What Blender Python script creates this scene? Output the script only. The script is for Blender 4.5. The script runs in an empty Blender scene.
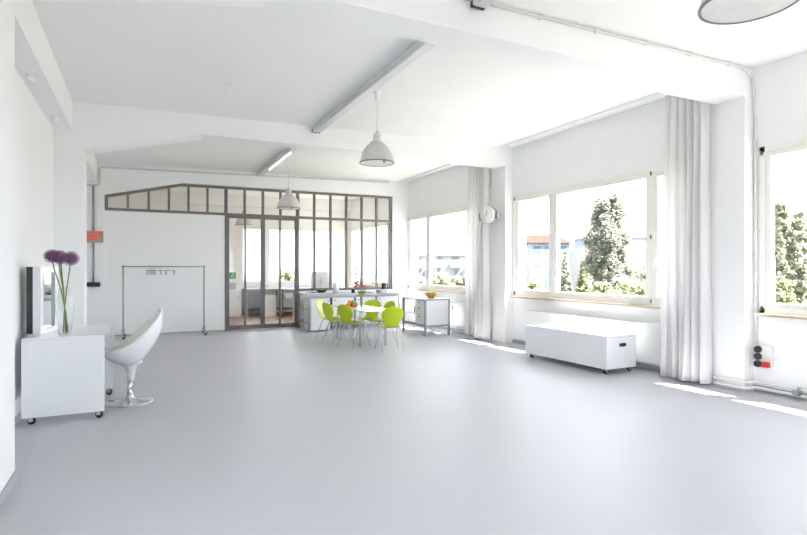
import bpy, bmesh, math, random
from mathutils import Vector, Matrix
random.seed(7)
PI = math.pi
scene = bpy.context.scene
C = scene.collection

# ------------------------------------------------------------------ materials
def mat(name, col, rough=0.5, metal=0.0, bump=0.0, bscale=40.0, var=0.0, vscale=3.0, spec=0.5, coat=0.0, col2=None):
    m = bpy.data.materials.new(name); m.use_nodes = True
    nt = m.node_tree; b = nt.nodes['Principled BSDF']
    b.inputs['Base Color'].default_value = (*col, 1)
    b.inputs['Roughness'].default_value = rough
    b.inputs['Metallic'].default_value = metal
    b.inputs['Specular IOR Level'].default_value = spec
    if coat: b.inputs['Coat Weight'].default_value = coat; b.inputs['Coat Roughness'].default_value = 0.08
    tc = nt.nodes.new('ShaderNodeTexCoord')
    if var or col2:
        n = nt.nodes.new('ShaderNodeTexNoise'); n.inputs['Scale'].default_value = vscale; n.inputs['Detail'].default_value = 5
        nt.links.new(tc.outputs['Object'], n.inputs['Vector'])
        r = nt.nodes.new('ShaderNodeValToRGB'); r.color_ramp.elements[0].position = .3; r.color_ramp.elements[1].position = .7
        c2 = col2 if col2 else tuple(min(1, c*(1+var)) for c in col)
        c1 = col if col2 else tuple(c*(1-var) for c in col)
        r.color_ramp.elements[0].color = (*c1, 1); r.color_ramp.elements[1].color = (*c2, 1)
        nt.links.new(n.outputs['Fac'], r.inputs['Fac']); nt.links.new(r.outputs['Color'], b.inputs['Base Color'])
    if bump:
        n = nt.nodes.new('ShaderNodeTexNoise'); n.inputs['Scale'].default_value = bscale; n.inputs['Detail'].default_value = 4
        nt.links.new(tc.outputs['Object'], n.inputs['Vector'])
        bp = nt.nodes.new('ShaderNodeBump'); bp.inputs['Strength'].default_value = bump; bp.inputs['Distance'].default_value = .01
        nt.links.new(n.outputs['Fac'], bp.inputs['Height']); nt.links.new(bp.outputs['Normal'], b.inputs['Normal'])
    return m

def glass_mat(name, tint=(1, 1, 1), refl=0.08, rough=0.0):
    m = bpy.data.materials.new(name); m.use_nodes = True
    nt = m.node_tree; nt.nodes.remove(nt.nodes['Principled BSDF']); out = nt.nodes['Material Output']
    t = nt.nodes.new('ShaderNodeBsdfTransparent'); t.inputs['Color'].default_value = (*tint, 1)
    g = nt.nodes.new('ShaderNodeBsdfGlossy'); g.inputs['Roughness'].default_value = rough
    f = nt.nodes.new('ShaderNodeLayerWeight'); f.inputs['Blend'].default_value = .5
    pw = nt.nodes.new('ShaderNodeMath'); pw.operation = 'POWER'; pw.inputs[1].default_value = 4.5
    nt.links.new(f.outputs['Facing'], pw.inputs[0])
    mul = nt.nodes.new('ShaderNodeMath'); mul.operation = 'MULTIPLY_ADD'; mul.inputs[1].default_value = refl*4; mul.inputs[2].default_value = refl*.25
    nt.links.new(pw.outputs[0], mul.inputs[0])
    mx = nt.nodes.new('ShaderNodeMixShader')
    nt.links.new(mul.outputs[0], mx.inputs['Fac']); nt.links.new(t.outputs[0], mx.inputs[1]); nt.links.new(g.outputs[0], mx.inputs[2])
    nt.links.new(mx.outputs[0], out.inputs['Surface'])
    return m

def emit_mat(name, col, s):
    m = bpy.data.materials.new(name); m.use_nodes = True
    b = m.node_tree.nodes['Principled BSDF']
    b.inputs['Base Color'].default_value = (*col, 1)
    b.inputs['Emission Color'].default_value = (*col, 1); b.inputs['Emission Strength'].default_value = s
    return m

def cloth_mat(name, col):
    m = mat(name, col, .9, bump=.1, bscale=300)
    nt = m.node_tree; b = nt.nodes['Principled BSDF']; out = nt.nodes['Material Output']
    tr = nt.nodes.new('ShaderNodeBsdfTranslucent'); tr.inputs['Color'].default_value = (*col, 1)
    mx = nt.nodes.new('ShaderNodeMixShader'); mx.inputs['Fac'].default_value = .4
    nt.links.new(b.outputs[0], mx.inputs[1]); nt.links.new(tr.outputs[0], mx.inputs[2]); nt.links.new(mx.outputs[0], out.inputs['Surface'])
    return m

M = {}
M['wall'] = mat('white_plaster', (.868, .876, .886), .75, bump=.06, bscale=25, var=.008, vscale=2)
M['ceil'] = mat('ceiling_paint', (.873, .876, .872), .8, bump=.08, bscale=12, var=.012, vscale=1.2)
M['floor'] = mat('grey_floor_coating', (.49, .492, .525), .45, bump=.01, bscale=4, var=.015, vscale=.9, spec=.35)
M['base'] = mat('grey_skirting', (.42, .44, .48), .5, var=.03)
M['wood_floor'] = mat('brown_boards', (.34, .19, .12), .35, var=.2, vscale=6)
M['pipe'] = mat('pale_pipe', (.72, .72, .71), .45, var=.02)
M['frame'] = mat('dark_steel_paint', (.17, .17, .175), .45, var=.05, vscale=8)
M['ivory'] = mat('ivory_window_paint', (.83, .825, .79), .4, var=.01, vscale=5)
M['sill'] = mat('sill_board', (.46, .39, .31), .5, var=.08, vscale=10)
M['rust'] = mat('brown_hinge', (.16, .11, .07), .6, var=.2, vscale=30)
M['glass'] = glass_mat('window_glass', (.985, .99, .985), .1)
M['vglass'] = glass_mat('vase_glass', (.97, .98, .98), .12)
M['lacquer'] = mat('white_lacquer', (.84, .865, .90), .22, var=.006, vscale=3, coat=.3)
M['whitem'] = mat('white_enamel', (.82, .82, .815), .35, var=.01)
M['whitep'] = mat('white_plastic', (.8, .8, .8), .4, var=.01)
M['black'] = mat('black_rubber', (.02, .02, .022), .5, var=.1)
M['chrome'] = mat('chrome', (.75, .76, .78), .12, 1.0, var=.01)
M['steel'] = mat('grey_steel_tube', (.36, .375, .40), .35, .6, var=.03)
M['gtop'] = mat('grey_worktop', (.42, .44, .48), .35, .2, var=.03)
M['lime'] = mat('lime_lacquer', (.50, .62, .012), .33, var=.03, vscale=4, coat=.2)
M['cloth'] = cloth_mat('curtain_cloth', (.89, .885, .89))
M['lampw'] = mat('lamp_enamel', (.60, .60, .59), .4, var=.06, vscale=6)
M['lampin'] = mat('lamp_inside', (.78, .78, .76), .5, var=.05, vscale=5)
M['lamprim'] = mat('lamp_rim', (.22, .19, .17), .5, var=.1)
M['alu'] = mat('aluminium_track', (.62, .64, .67), .4, .2, var=.03)
M['tube_on'] = emit_mat('lit_tube', (1, .98, .92), .3)
M['allium'] = mat('allium_purple', (.12, .05, .135), .7, col2=(.27, .13, .27), vscale=60)
M['stem'] = mat('green_stem', (.17, .25, .05), .5, var=.15, vscale=20)
M['pink'] = mat('pink_petal', (.85, .16, .24), .6, var=.2, vscale=40)
M['orange'] = mat('orange_peel', (.85, .3, .02), .45, var=.1, vscale=30)
M['applered'] = mat('apple_red', (.5, .04, .02), .3, var=.25, vscale=15)
M['applegreen'] = mat('apple_green', (.3, .42, .04), .3, var=.15, vscale=15)
M['bowlwood'] = mat('bowl_wood', (.62, .33, .06), .4, var=.15, vscale=20)
M['red'] = mat('red_plastic', (.55, .025, .02), .35, var=.05)
M['exit'] = emit_mat('exit_red', (.95, .05, .015), .035)
M['exitbg'] = mat('exit_panel', (.36, .33, .27), .4, var=.04)
M['green'] = mat('green_sign', (.05, .35, .12), .5, var=.05)
M['silver'] = mat('mirror_silver', (.86, .88, .9), .03, 1.0, var=.005)
M['dark'] = mat('dark_grey', (.05, .05, .055), .5, var=.1)
M['hanger'] = mat('hanger_plastic', (.55, .57, .6), .25, var=.03)
M['dial'] = mat('clock_dial', (.88, .89, .9), .5, var=.01)
M['tan'] = mat('clock_case', (.36, .35, .32), .4, .4, var=.05)
# outside
M['render_w'] = mat('white_facade', (.19, .19, .19), .85, var=.03, vscale=.4, spec=.05)
M['render_b'] = mat('bluish_facade', (.17, .20, .235), .8, var=.05, vscale=.4, spec=.05)
M['render_p'] = mat('pinkish_facade', (.17, .135, .125), .85, var=.06, vscale=.4, spec=.05)
M['tile'] = mat('clay_roof', (.040, .029, .024), .9, var=.08, vscale=1.5, spec=0)
M['pane'] = mat('far_window_pane', (.07, .085, .105), .6, var=.2, vscale=.6, spec=.1)
M['bluepane'] = mat('blue_balcony_glass', (.10, .145, .185), .6, var=.25, vscale=.5, spec=.1)
M['leaf_d'] = mat('poplar_leaves', (.15, .165, .13), .75, col2=(.22, .23, .175), vscale=1.2, spec=.2)
M['leaf_m'] = mat('bush_leaves', (.17, .185, .10), .75, col2=(.24, .25, .14), vscale=1.5, spec=.2)
M['leaf_l'] = mat('pale_leaves', (.21, .23, .16), .75, col2=(.29, .31, .21), vscale=1.3, spec=.2)
for k_ in ('leaf_d', 'leaf_m', 'leaf_l'):
    nt_ = M[k_].node_tree; b_ = nt_.nodes['Principled BSDF']; tr_ = nt_.nodes.new('ShaderNodeBsdfTranslucent'); mx_ = nt_.nodes.new('ShaderNodeMixShader'); mx_.inputs['Fac'].default_value = .4
    nt_.links.new(b_.inputs['Base Color'].links[0].from_socket, tr_.inputs['Color']); nt_.links.new(b_.outputs[0], mx_.inputs[1]); nt_.links.new(tr_.outputs[0], mx_.inputs[2]); nt_.links.new(mx_.outputs[0], nt_.nodes['Material Output'].inputs['Surface'])
M['bark'] = mat('bark', (.06, .05, .04), .9, var=.2, vscale=5)
M['grass'] = mat('dry_meadow', (.15, .145, .105), .95, col2=(.19, .175, .14), vscale=.12)

# ------------------------------------------------------------------ mesh builder
class MB:
    def __init__(s): s.v = []; s.f = []; s.sm = []
    def add(s, vs, fs, smooth=False):
        o = len(s.v); s.v += [tuple(p) for p in vs]
        for f in fs: s.f.append([i+o for i in f]); s.sm.append(smooth)
        return s
    def box(s, x0, x1, y0, y1, z0, z1, bev=0.0):
        if bev <= 0:
            v = [(x, y, z) for z in (z0, z1) for y in (y0, y1) for x in (x0, x1)]
            return s.add(v, [(0,2,3,1),(4,5,7,6),(0,1,5,4),(2,6,7,3),(0,4,6,2),(1,3,7,5)])
        b = bmesh.new(); bmesh.ops.create_cube(b, size=1)
        for w in b.verts: w.co = Vector(((x0+x1)/2+w.co.x*(x1-x0), (y0+y1)/2+w.co.y*(y1-y0), (z0+z1)/2+w.co.z*(z1-z0)))
        bmesh.ops.bevel(b, geom=list(b.edges), offset=bev, segments=2, profile=.5, affect='EDGES')
        b.verts.index_update()
        s.add([tuple(w.co) for w in b.verts], [[w.index for w in f.verts] for f in b.faces]); b.free(); return s
    def tube(s, pts, r, n=8, closed=False):
        pts = [Vector(p) for p in pts]; k = len(pts); rs = r if isinstance(r, (list, tuple)) else [r]*k
        vs = []; up = None
        for i, p in enumerate(pts):
            if closed: t = (pts[(i+1) % k]-pts[i-1]).normalized()
            else: t = (pts[min(i+1, k-1)]-pts[max(i-1, 0)]).normalized()
            if up is None:
                a = Vector((0,0,1)) if abs(t.z) < .9 else Vector((1,0,0)); up = (a-t*a.dot(t)).normalized()
            else:
                up = up-t*up.dot(t); up = up.normalized() if up.length > 1e-6 else t.orthogonal().normalized()
            bn = t.cross(up)
            for j in range(n):
                a = 2*PI*j/n; vs.append(p+(up*math.cos(a)+bn*math.sin(a))*rs[i])
        fs = []
        for i in range(k if closed else k-1):
            i2 = (i+1) % k
            for j in range(n): fs.append((i*n+j, i*n+(j+1) % n, i2*n+(j+1) % n, i2*n+j))
        s.add(vs, fs, True)
        if not closed:
            s.add(vs[:n], [tuple(range(n))[::-1]]); s.add(vs[-n:], [tuple(range(n))])
        return s
    def lathe(s, prof, c=(0,0,0), n=24, axis='z', cap=True):
        vs = []
        for r, h in prof:
            for j in range(n):
                a = 2*PI*j/n; x, y = r*math.cos(a), r*math.sin(a)
                p = (x, y, h) if axis == 'z' else ((h, x, y) if axis == 'x' else (x, h, y))
                vs.append((c[0]+p[0], c[1]+p[1], c[2]+p[2]))
        fs = [(i*n+j, i*n+(j+1) % n, (i+1)*n+(j+1) % n, (i+1)*n+j) for i in range(len(prof)-1) for j in range(n)]
        s.add(vs, fs, True)
        if cap:
            if prof[0][0] > 1e-4: s.add(vs[:n], [tuple(range(n))[::-1]])
            if prof[-1][0] > 1e-4: s.add(vs[-n:], [tuple(range(n))])
        return s
    def prism(s, poly, axis, a0, a1):
        n = len(poly)
        def P(p, a): return (a, p[0], p[1]) if axis == 'x' else ((p[0], a, p[1]) if axis == 'y' else (p[0], p[1], a))
        vs = [P(p, a0) for p in poly]+[P(p, a1) for p in poly]
        fs = [tuple(range(n))[::-1], tuple(range(n, 2*n))]+[(i, (i+1) % n, n+(i+1) % n, n+i) for i in range(n)]
        return s.add(vs, fs)
    def sphere(s, c, r, n=14, m=9, sq=(1,1,1)):
        vs = []; 
        for i in range(m+1):
            t = PI*i/m
            for j in range(n):
                a = 2*PI*j/n; vs.append((c[0]+r*sq[0]*math.sin(t)*math.cos(a), c[1]+r*sq[1]*math.sin(t)*math.sin(a), c[2]-r*sq[2]*math.cos(t)))
        return s.add(vs, [(i*n+j, i*n+(j+1) % n, (i+1)*n+(j+1) % n, (i+1)*n+j) for i in range(m) for j in range(n)], True)
    def mesh(s, name, m):
        me = bpy.data.meshes.new(name); me.from_pydata(s.v, [], s.f)
        me.polygons.foreach_set('use_smooth', s.sm); me.materials.append(m)
        b = bmesh.new(); b.from_mesh(me); bmesh.ops.remove_doubles(b, verts=b.verts, dist=1e-5)
        bmesh.ops.recalc_face_normals(b, faces=b.faces); b.to_mesh(me); b.free(); me.update(); return me

def obj(name, mb, m, parent=None, label=None, loc=None, rot=None):
    o = bpy.data.objects.new(name, mb.mesh(name, m)); C.objects.link(o)
    if parent: o.parent = parent
    if label: o['label'] = label
    if loc: o.location = loc
    if rot: o.rotation_euler = rot
    return o
def thing(name, label, cat, loc=(0,0,0), rz=0.0, group=None):
    o = bpy.data.objects.new(name, None); C.objects.link(o); o.location = loc; o.rotation_euler = (0,0,rz)
    o.empty_display_size = .1; o['label'] = label; o['category'] = cat
    if group: o['group'] = group
    return o
def tag(o, label, cat, group=None):
    o['label'] = label; o['category'] = cat
    if group: o['group'] = group
    return o
def struct(name, mb, m, label=None):
    o = obj(name, mb, m, None, label); o['kind'] = 'structure'; return o
def struct_root(name, label=None):
    o = bpy.data.objects.new(name, None); C.objects.link(o); o['kind'] = 'structure'; o.empty_display_size = .1
    if label: o['label'] = label
    return o
def dup(root, loc, rz, label=None, group=None):
    r = root.copy(); C.objects.link(r); r.location = loc; r.rotation_euler = (0,0,rz)
    if label: r['label'] = label
    if group: r['group'] = group
    for ch in list(root.children):
        c = ch.copy(); C.objects.link(c); c.parent = r
        for g in list(ch.children):
            d = g.copy(); C.objects.link(d); d.parent = c
    return r
def text_mesh(name, txt, size, m, parent, loc, rot, depth=.002):
    cu = bpy.data.curves.new(name, 'FONT'); cu.body = txt; cu.size = size; cu.extrude = depth; cu.align_x = 'CENTER'; cu.align_y = 'CENTER'; cu.offset = size*.025
    t = bpy.data.objects.new(name+'_source', cu); C.objects.link(t)
    bpy.context.view_layer.update()
    me = bpy.data.meshes.new_from_object(t.evaluated_get(bpy.context.evaluated_depsgraph_get()))
    bpy.data.objects.remove(t); bpy.data.curves.remove(cu)
    me.materials.clear(); me.materials.append(m)
    o = bpy.data.objects.new(name, me); C.objects.link(o); o.parent = parent; o.location = loc; o.rotation_euler = rot; return o

# ------------------------------------------------------------------ room constants
LW, RW = -1.05, 6.60                # inner faces of side walls
GZ = -3.2                           # ground outside
BAY = [-5.36, -.76, 3.84, 8.45, 13.06, 17.66]
def cz(x): return 3.735+.0165*(x+1)  # the ceiling falls a little to the left

# floor, ceiling
struct('floor', MB().box(LW-.3, RW+.3, -5.4, 13.14, -.25, 0), M['floor'], 'pale grey coated floor')
struct('floor_back', MB().box(LW-.3, RW+.3, 13.14, 18, -.25, 0), M['wood_floor'], 'brown board floor behind the glazing')
struct('ceiling', MB().prism([(LW-.3, cz(LW-.3)), (RW+.3, cz(RW+.3)), (RW+.3, 4.2), (LW-.3, 4.2)], 'y', -5.4, 18), M['ceil'])
w = MB(); w.box(LW-.3, LW, -5.4, 18, GZ, 1.2); w.box(LW-.3, LW, -5.4, 18, 2.5, 4.1)
for a, b in ((-5.4, -5.0), (-1.6, .3), (3.2, 18)): w.box(LW-.3, LW, a, b, 1.2, 2.5)  # gaps leave unseen openings, added so sky light fills the room
struct('wall_left', w, M['wall'])
# right wall with four openings
WZ0, WZ1 = .93, 2.90
wins = [(-.40, 3.77), (4.46, 8.40), (9.06, 13.0), (13.50, 17.5)]
w = MB()
w.box(RW, RW+.3, -5.4, 18, GZ, WZ0); w.box(RW, RW+.3, -5.4, 18, WZ1, 4.1)
edges = [-5.4]+[k for p in wins for k in p]+[18]
for i in range(0, len(edges), 2): w.box(RW, RW+.3, edges[i], edges[i+1], WZ0, WZ1)
struct('wall_right', w, M['wall'])
struct('trim_added_eave', MB().box(RW+.3, RW+.93, -5.4, 18, 3.3, 3.5), M['wall'], 'unseen overhang added outside to narrow the sun strips on the floor')  # out of view, added and sized to trim the sun strips indoors
# rear wall behind the camera, its window openings added for fill light
w = MB(); w.box(LW, RW, -5.4, -5.1, GZ, 1.2); w.box(LW, RW, -5.4, -5.1, 2.5, 4.1)
for a, b in ((LW, .8), (2.6, 3.0), (4.8, RW)): w.box(a, b, -5.4, -5.1, 1.2, 2.5)
struct('wall_rear', w, M['wall'])
# far wall of the back room, two windows
w = MB(); w.box(LW, RW, 17.66, 18, GZ, 1.0); w.box(LW, RW, 17.66, 18, 2.82, 4.1)
for a, b in ((LW, 2.92), (3.60, 3.76), (5.95, RW)): w.box(a, b, 17.66, 18, 1.0, 2.82)
struct('wall_far', w, M['wall'])

# portal frames: beams with a haunch on the left and columns
def beam(name, y0, y1, lx, hz, sz0, sz1, m=M['wall']):
    struct(name, MB().prism([(LW, 4.0), (LW, hz), (lx, hz), (.85, sz0), (RW, sz1), (RW, 4.0)], 'y', y0, y1), m)
beam('trim_beam_1', 3.84, 4.19, -.777, 3.22, 3.49, 3.50)
beam('trim_beam_2', 8.45, 8.80, -.70, 3.09, 3.47, 3.49)
beam('trim_beam_3', 13.02, 13.24, -.70, 3.05, 3.41, 3.43)
beam('trim_beam_4', -.76, -.41, -.777, 3.22, 3.49, 3.50)
beam('trim_beam_5', 17.40, 17.66, -.70, 3.06, 3.45, 3.47)
col = 0
for (y0, y1, lx, rx, hz, sz) in ((3.84, 4.45, -.777, 6.42, 3.22, 3.4995), (8.45, 8.86, -.70, 6.42, 3.09, 3.489), (13.02, 13.24, -.70, 6.12, 3.05, 3.428), (-.76, -.30, -.777, 6.42, 3.22, 3.4995)):
    col += 1
    struct('trim_column_left_%d' % col, MB().box(LW, lx, y0, y1, 0, hz), M['wall'])
    struct('trim_column_right_%d' % col, MB().box(rx, RW, y0, min(y1, y0+.35), 0, sz), M['wall'])
    if rx > 6.3: struct('trim_pier_right_%d' % col, MB().box(rx, RW, y0+.35, y0+.57, 0, 3.86), M['wall'])
# longitudinal beam along the left wall
for i, (y0, y1) in enumerate(((4.19, 8.45), (8.80, 13.02), (-.41, 3.84))):
    struct('trim_rail_beam_%d' % (i+1), MB().box(LW, -.835, y0, y1, 3.33, 3.80), M['wall'])
# grey skirting
b = MB()
b.box(LW, -.765, 3.828, 4.462, 0, .07); b.box(LW, LW+.012, 4.46, 8.44, 0, .07); b.box(LW, -.688, 8.438, 8.872, 0, .07); b.box(LW, LW+.012, 8.87, 13.0, 0, .07)
struct('baseboard_left', b, M['base'])
b = MB()
for y0, y1 in ((-.4, 3.83), (4.2, 8.44), (8.81, 13.0)): b.box(RW-.012, RW, y0, y1, 0, .07)
struct('baseboard_right', b, M['base'])
struct('baseboard_back', MB().box(-.70, 1.77, 13.043, 13.055, 0, .03), M['base'])

# ------------------------------------------------------------------ windows of the right wall
def right_window(name, y0, y1, label, handles=True):
    """window running from y1 (far) to y0 (near): three sashes, middle one wide"""
    r = struct_root(name, label)
    X0, X1 = RW-.015, RW+.10
    L = y1-y0; m1 = y1-1.09; m2 = y1-3.14
    f = MB(); t = .07
    f.box(X0, X1, y0, y1, WZ0, WZ0+t, .006); f.box(X0, X1, y0, y1, WZ1-t, WZ1, .006)
    f.box(X0, X1, y0, y0+t, WZ0, WZ1, .006); f.box(X0, X1, y1-t, y1, WZ0, WZ1, .006)
    for m in (m1, m2): f.box(X0+.004, X1, m-.045, m+.045, WZ0+t, WZ1-t, .005)
    obj('window_frame', f, M['ivory'], r)
    secs = [(m1+.045, y1-t), (m2+.045, m1-.045), (y0+t, m2-.045)]
    for (a, b) in secs:
        s = MB(); q = .055; xs0, xs1 = X0+.012, X1-.02; z0, z1 = WZ0+t, WZ1-t
        s.box(xs0, xs1, a, b, z0, z0+q, .005); s.box(xs0, xs1, a, b, z1-q, z1, .005)
        s.box(xs0, xs1, a, a+q, z0+q, z1-q, .005); s.box(xs0, xs1, b-q, b, z0+q, z1-q, .005)
        so = obj('sash', s, M['ivory'], r)
        obj('pane', MB().box(RW+.04, RW+.046, a+q, b-q, z0+q, z1-q), M['glass'], so)
    for m in (m2, y1-.03):
        for z in (WZ0+.06, (WZ0+WZ1)/2, WZ1-.07):
            if m == m2 or z != (WZ0+WZ1)/2: obj('hinge', MB().tube([(X0-.006, m, z-.028), (X0-.006, m, z+.028)], .011, 8), M['rust'], r, 'brown hinge')
    h = MB(); h.box(X0-.012, X0+.02, m2-.10, m2-.07, 1.52, 1.66, .004); h.tube([(X0-.01, m2-.085, 1.6), (X0-.05, m2-.085, 1.6), (X0-.05, m2-.085, 1.49)], .012, 8)
    obj('window_handle', h, M['whitep'], r)
    si = MB().box(X0-.06, RW+.02, y0-.02, y1+.02, WZ0-.035, WZ0, .005)
    obj('window_sill', si, M['sill'], r, 'tan wooden sill board')
    return r
right_window('window_1', *wins[2], 'white window above the grey sideboard')
right_window('window_2', *wins[1], 'white window above the storage bench')
right_window('window_3', *wins[0], 'white window nearest the camera')
right_window('window_4', *wins[3], 'window in the side wall of the back room')
def flat_window(name, x0, x1, z0, z1, y, muls, label):
    r = struct_root(name, label); f = MB(); t = .06
    f.box(x0, x1, y-.03, y+.06, z0, z0+t); f.box(x0, x1, y-.03, y+.06, z1-t, z1); f.box(x0, x0+t, y-.03, y+.06, z0+t, z1-t); f.box(x1-t, x1, y-.03, y+.06, z0+t, z1-t)
    for m in muls: f.box(m-.035, m+.035, y-.03, y+.06, z0+t, z1-t)
    obj('window_frame', f, M['ivory'], r)
    e = [x0+t]+[q for m in muls for q in (m-.035, m+.035)]+[x1-t]
    for i in range(0, len(e), 2): obj('pane', MB().box(e[i], e[i+1], y+.01, y+.016, z0+t, z1-t), M['glass'], r)
flat_window('window_6', 2.92, 3.60, 1.0, 2.82, 17.72, (), 'narrow window at the far end of the back room')
flat_window('window_7', 3.76, 5.95, 1.0, 2.82, 17.72, (4.87,), 'wide window at the far end of the back room')
for nm, a, b, lb in (('fill_window_10', -5.0, -1.6, 'added fill light window in the left wall behind the camera'), ('fill_window_11', .3, 3.2, 'added fill light window in the left wall beside the camera')):  # unseen windows added to brighten the right wall and near end
    r = struct_root(nm, lb); f = MB(); X0, X1 = LW-.12, LW-.02
    f.box(X0, X1, a, b, 1.2, 1.27); f.box(X0, X1, a, b, 2.43, 2.5); f.box(X0, X1, a, a+.07, 1.27, 2.43); f.box(X0, X1, b-.07, b, 1.27, 2.43); f.box(X0, X1, (a+b)/2-.05, (a+b)/2+.05, 1.27, 2.43)
    obj('window_frame', f, M['ivory'], r)
    for q0, q1 in ((a+.07, (a+b)/2-.05), ((a+b)/2+.05, b-.07)): obj('pane', MB().box(LW-.08, LW-.074, q0, q1, 1.27, 2.43), M['glass'], r)
flat_window('fill_window_8', .8, 2.6, 1.2, 2.5, -5.2, (1.7,), 'left added fill light window behind the camera')  # unseen rear pair, added as frontal fill light
flat_window('fill_window_9', 3.0, 4.8, 1.2, 2.5, -5.2, (3.9,), 'right added fill light window behind the camera')

# ------------------------------------------------------------------ glazed partition
PY = 13.10
w = MB(); w.box(-.70, 1.80, PY-.05, PY+.05, 0, 2.72); w.box(3.50, 6.12, PY-.05, PY+.05, 0, .91)
struct('wall_back', w, M['wall'], 'white wall panel under the glazing')
par = struct_root('window_5', 'dark steel framed internal glazing over the white wall panel and kitchen counter')
RZ = 2.75; TZ = 3.40
def topz(x): return 3.045+(x+.70)*(TZ-3.045)/1.52 if x < .82 else TZ+.004*(x-.82)
f = MB(); hw = .024; fy0, fy1 = PY-.055, PY+.035
upx = [-.67+i*(1.80+.67)/6 for i in range(7)]+[1.80+.43*i for i in range(1, 11)]
upx[-1] = 6.09
# sloping and level top members
f.prism([(-.70, topz(-.70)), (.82, topz(.82)), (6.12, topz(6.12)), (6.12, topz(6.12)-.055), (.82, topz(.82)-.055), (-.70, topz(-.70)-.055)], 'y', fy0, fy1)
f.box(-.70, 6.12, fy0, fy1, RZ-.03, RZ+.03)
obj('frame', f, M['frame'], par)
for i, x in enumerate(upx):
    q = .034 if i in (0, 6, 10, 16) else hw
    z0 = RZ-.03 if i <= 10 else .91
    obj('mullion', MB().box(x-q, x+q, fy0+.005, fy1, z0, topz(x)-.02), M['frame'], par)
obj('bottom_rail', MB().box(3.50, 6.12, fy0, fy1, .91, .97), M['frame'], par)
for i in range(16):
    a, b = upx[i], upx[i+1]
    obj('pane', MB().prism([(a, RZ), (b, RZ), (b, topz(b)-.02), (a, topz(a)-.02)] if not (a < .82 < b) else [(a, RZ), (b, RZ), (b, TZ-.02), (.82, TZ-.02), (a, topz(a)-.02)], 'y', PY-.004, PY), M['glass'], par)
    if i >= 10: obj('pane', MB().box(a, b, PY-.004, PY, .96, RZ), M['glass'], par)
# double door
door = struct_root('door_1', 'dark steel framed glazed double door')
f = MB(); f.box(1.765, 1.82, fy0-.005, fy1, 0, RZ-.03); f.box(3.49, 3.545, fy0-.005, fy1, 0, RZ-.03)
obj('door_frame', f, M['frame'], door)
for (a, b) in ((1.825, 2.652), (2.662, 3.487)):
    l = MB(); y0, y1 = PY-.05, PY+.01
    l.box(a, a+.045, y0, y1, .015, RZ-.035); l.box(b-.045, b, y0, y1, .015, RZ-.035)
    l.box(a+.045, b-.045, y0, y1, .015, .12); l.box(a+.045, b-.045, y0, y1, RZ-.085, RZ-.035)
    m = (a+b)/2; l.box(m-.022, m+.022, y0, y1, .12, RZ-.085)
    lo = obj('door_leaf', l, M['frame'], door)
    for (p, q) in ((a+.045, m-.022), (m+.022, b-.045)): obj('pane', MB().box(p, q, PY-.02, PY-.015, .12, RZ-.085), M['glass'], lo)
hd = MB(); hd.tube([(2.70, PY-.05, 1.05), (2.70, PY-.09, 1.05), (2.79, PY-.09, 1.05)], .01, 8); obj('door_handle', hd, M['steel'], door)

# ------------------------------------------------------------------ ceiling services
def track(y0, y1, x, label, lit=None):
    z = cz(x)
    t = thing('light_track', label, 'light track', (x, y0, 0), 0, 'fluorescent light tracks along the ceiling')
    L = y1-y0
    obj('housing', MB().box(-.062, .062, 0, L, z-.10, z-.055, .006), M['alu'], t)
    obj('upper_rail', MB().box(-.03, .03, .02, L-.02, z-.055, z-.012), M['whitem'], t)
    obj('end_cap', MB().box(-.067, .067, L-.005, L+.03, z-.105, z-.05, .004), M['dark'] if lit is None else M['alu'], t)
    obj('end_cap', MB().box(-.067, .067, -.03, .005, z-.105, z-.05, .004), M['alu'], t)
    n = max(2, int(L/1.3))
    for i in range(n+1):
        y = .15+(L-.3)*i/n
        obj('bracket', MB().box(-.05, .05, y-.03, y+.03, z-.055, z+.002), M['whitem'], t)
    obj('diffuser', MB().box(-.055, .055, .06, L-.06, z-.112, z-.098, .004), M['alu'], t)
    if lit:
        for a, b in lit: obj('fluorescent_tube', MB().tube([(0, a-y0, z-.125), (0, b-y0, z-.125)], .013, 8), M['tube_on'], t, 'lit white tube')
    return t
track(4.22, 8.42, 2.575, 'long grey light track over the room, ending above the nearer hanging dome lamp')
track(9.75, 12.95, 2.565, 'lit grey light track above the dome lamp in front of the glazing', lit=((10.0, 10.9), (11.0, 11.9)))
track(-.35, 3.78, 2.59, 'light track whose end shows at the top edge before the near beam')

def pendant(x, y, rim, label, zc=None, wire_off=.13):
    zc = zc or cz(x)
    t = thing('pendant_lamp', label, 'lamp', (x, y, rim), 0, 'white industrial dome pendants')
    R = .225
    prof = [(R, 0), (R*1.0, .02), (R*.97, .05), (R*.90, .11), (R*.78, .17), (R*.60, .225), (R*.42, .255), (R*.30, .262)]
    inner = [(r-.008, h-.006 if h > .1 else h) for r, h in prof]
    obj('lamp_shade', MB().lathe(prof, n=36, cap=False), M['lampw'], t)
    obj('shade_lining', MB().lathe(inner[:-1]+[(.05, .24)], n=36), M['lampin'], t)
    ring = [(R*math.cos(a), R*math.sin(a), .003) for a in [2*PI*i/36 for i in range(36)]]
    obj('rim', MB().tube(ring, .0085, 8, True), M['lamprim'], t, 'dark rim')
    obj('collar', MB().lathe([(R*.40, .255), (R*.40, .275), (R*.27, .285), (R*.235, .30), (R*.235, .375), (R*.19, .39), (.03, .395), (.02, .42)], n=24), M['lampw'], t)
    obj('bulb', MB().sphere((0, 0, .12), .055), M['whitep'], t)
    obj('clip', MB().box(-.012, .012, -R-.012, -R+.012, -.03, .012), M['lamprim'], t)
    top = zc-rim
    obj('suspension_wire', MB().tube([(0, 0, .415), (0, 0, top)], .005, 6), M['alu'], t)
    obj('ceiling_hook', MB().lathe([(.012, top-.12), (.028, top-.11), (.028, top-.03), (.045, top-.02), (.045, top+.003)], n=14), M['whitem'], t)
    return t
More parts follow.
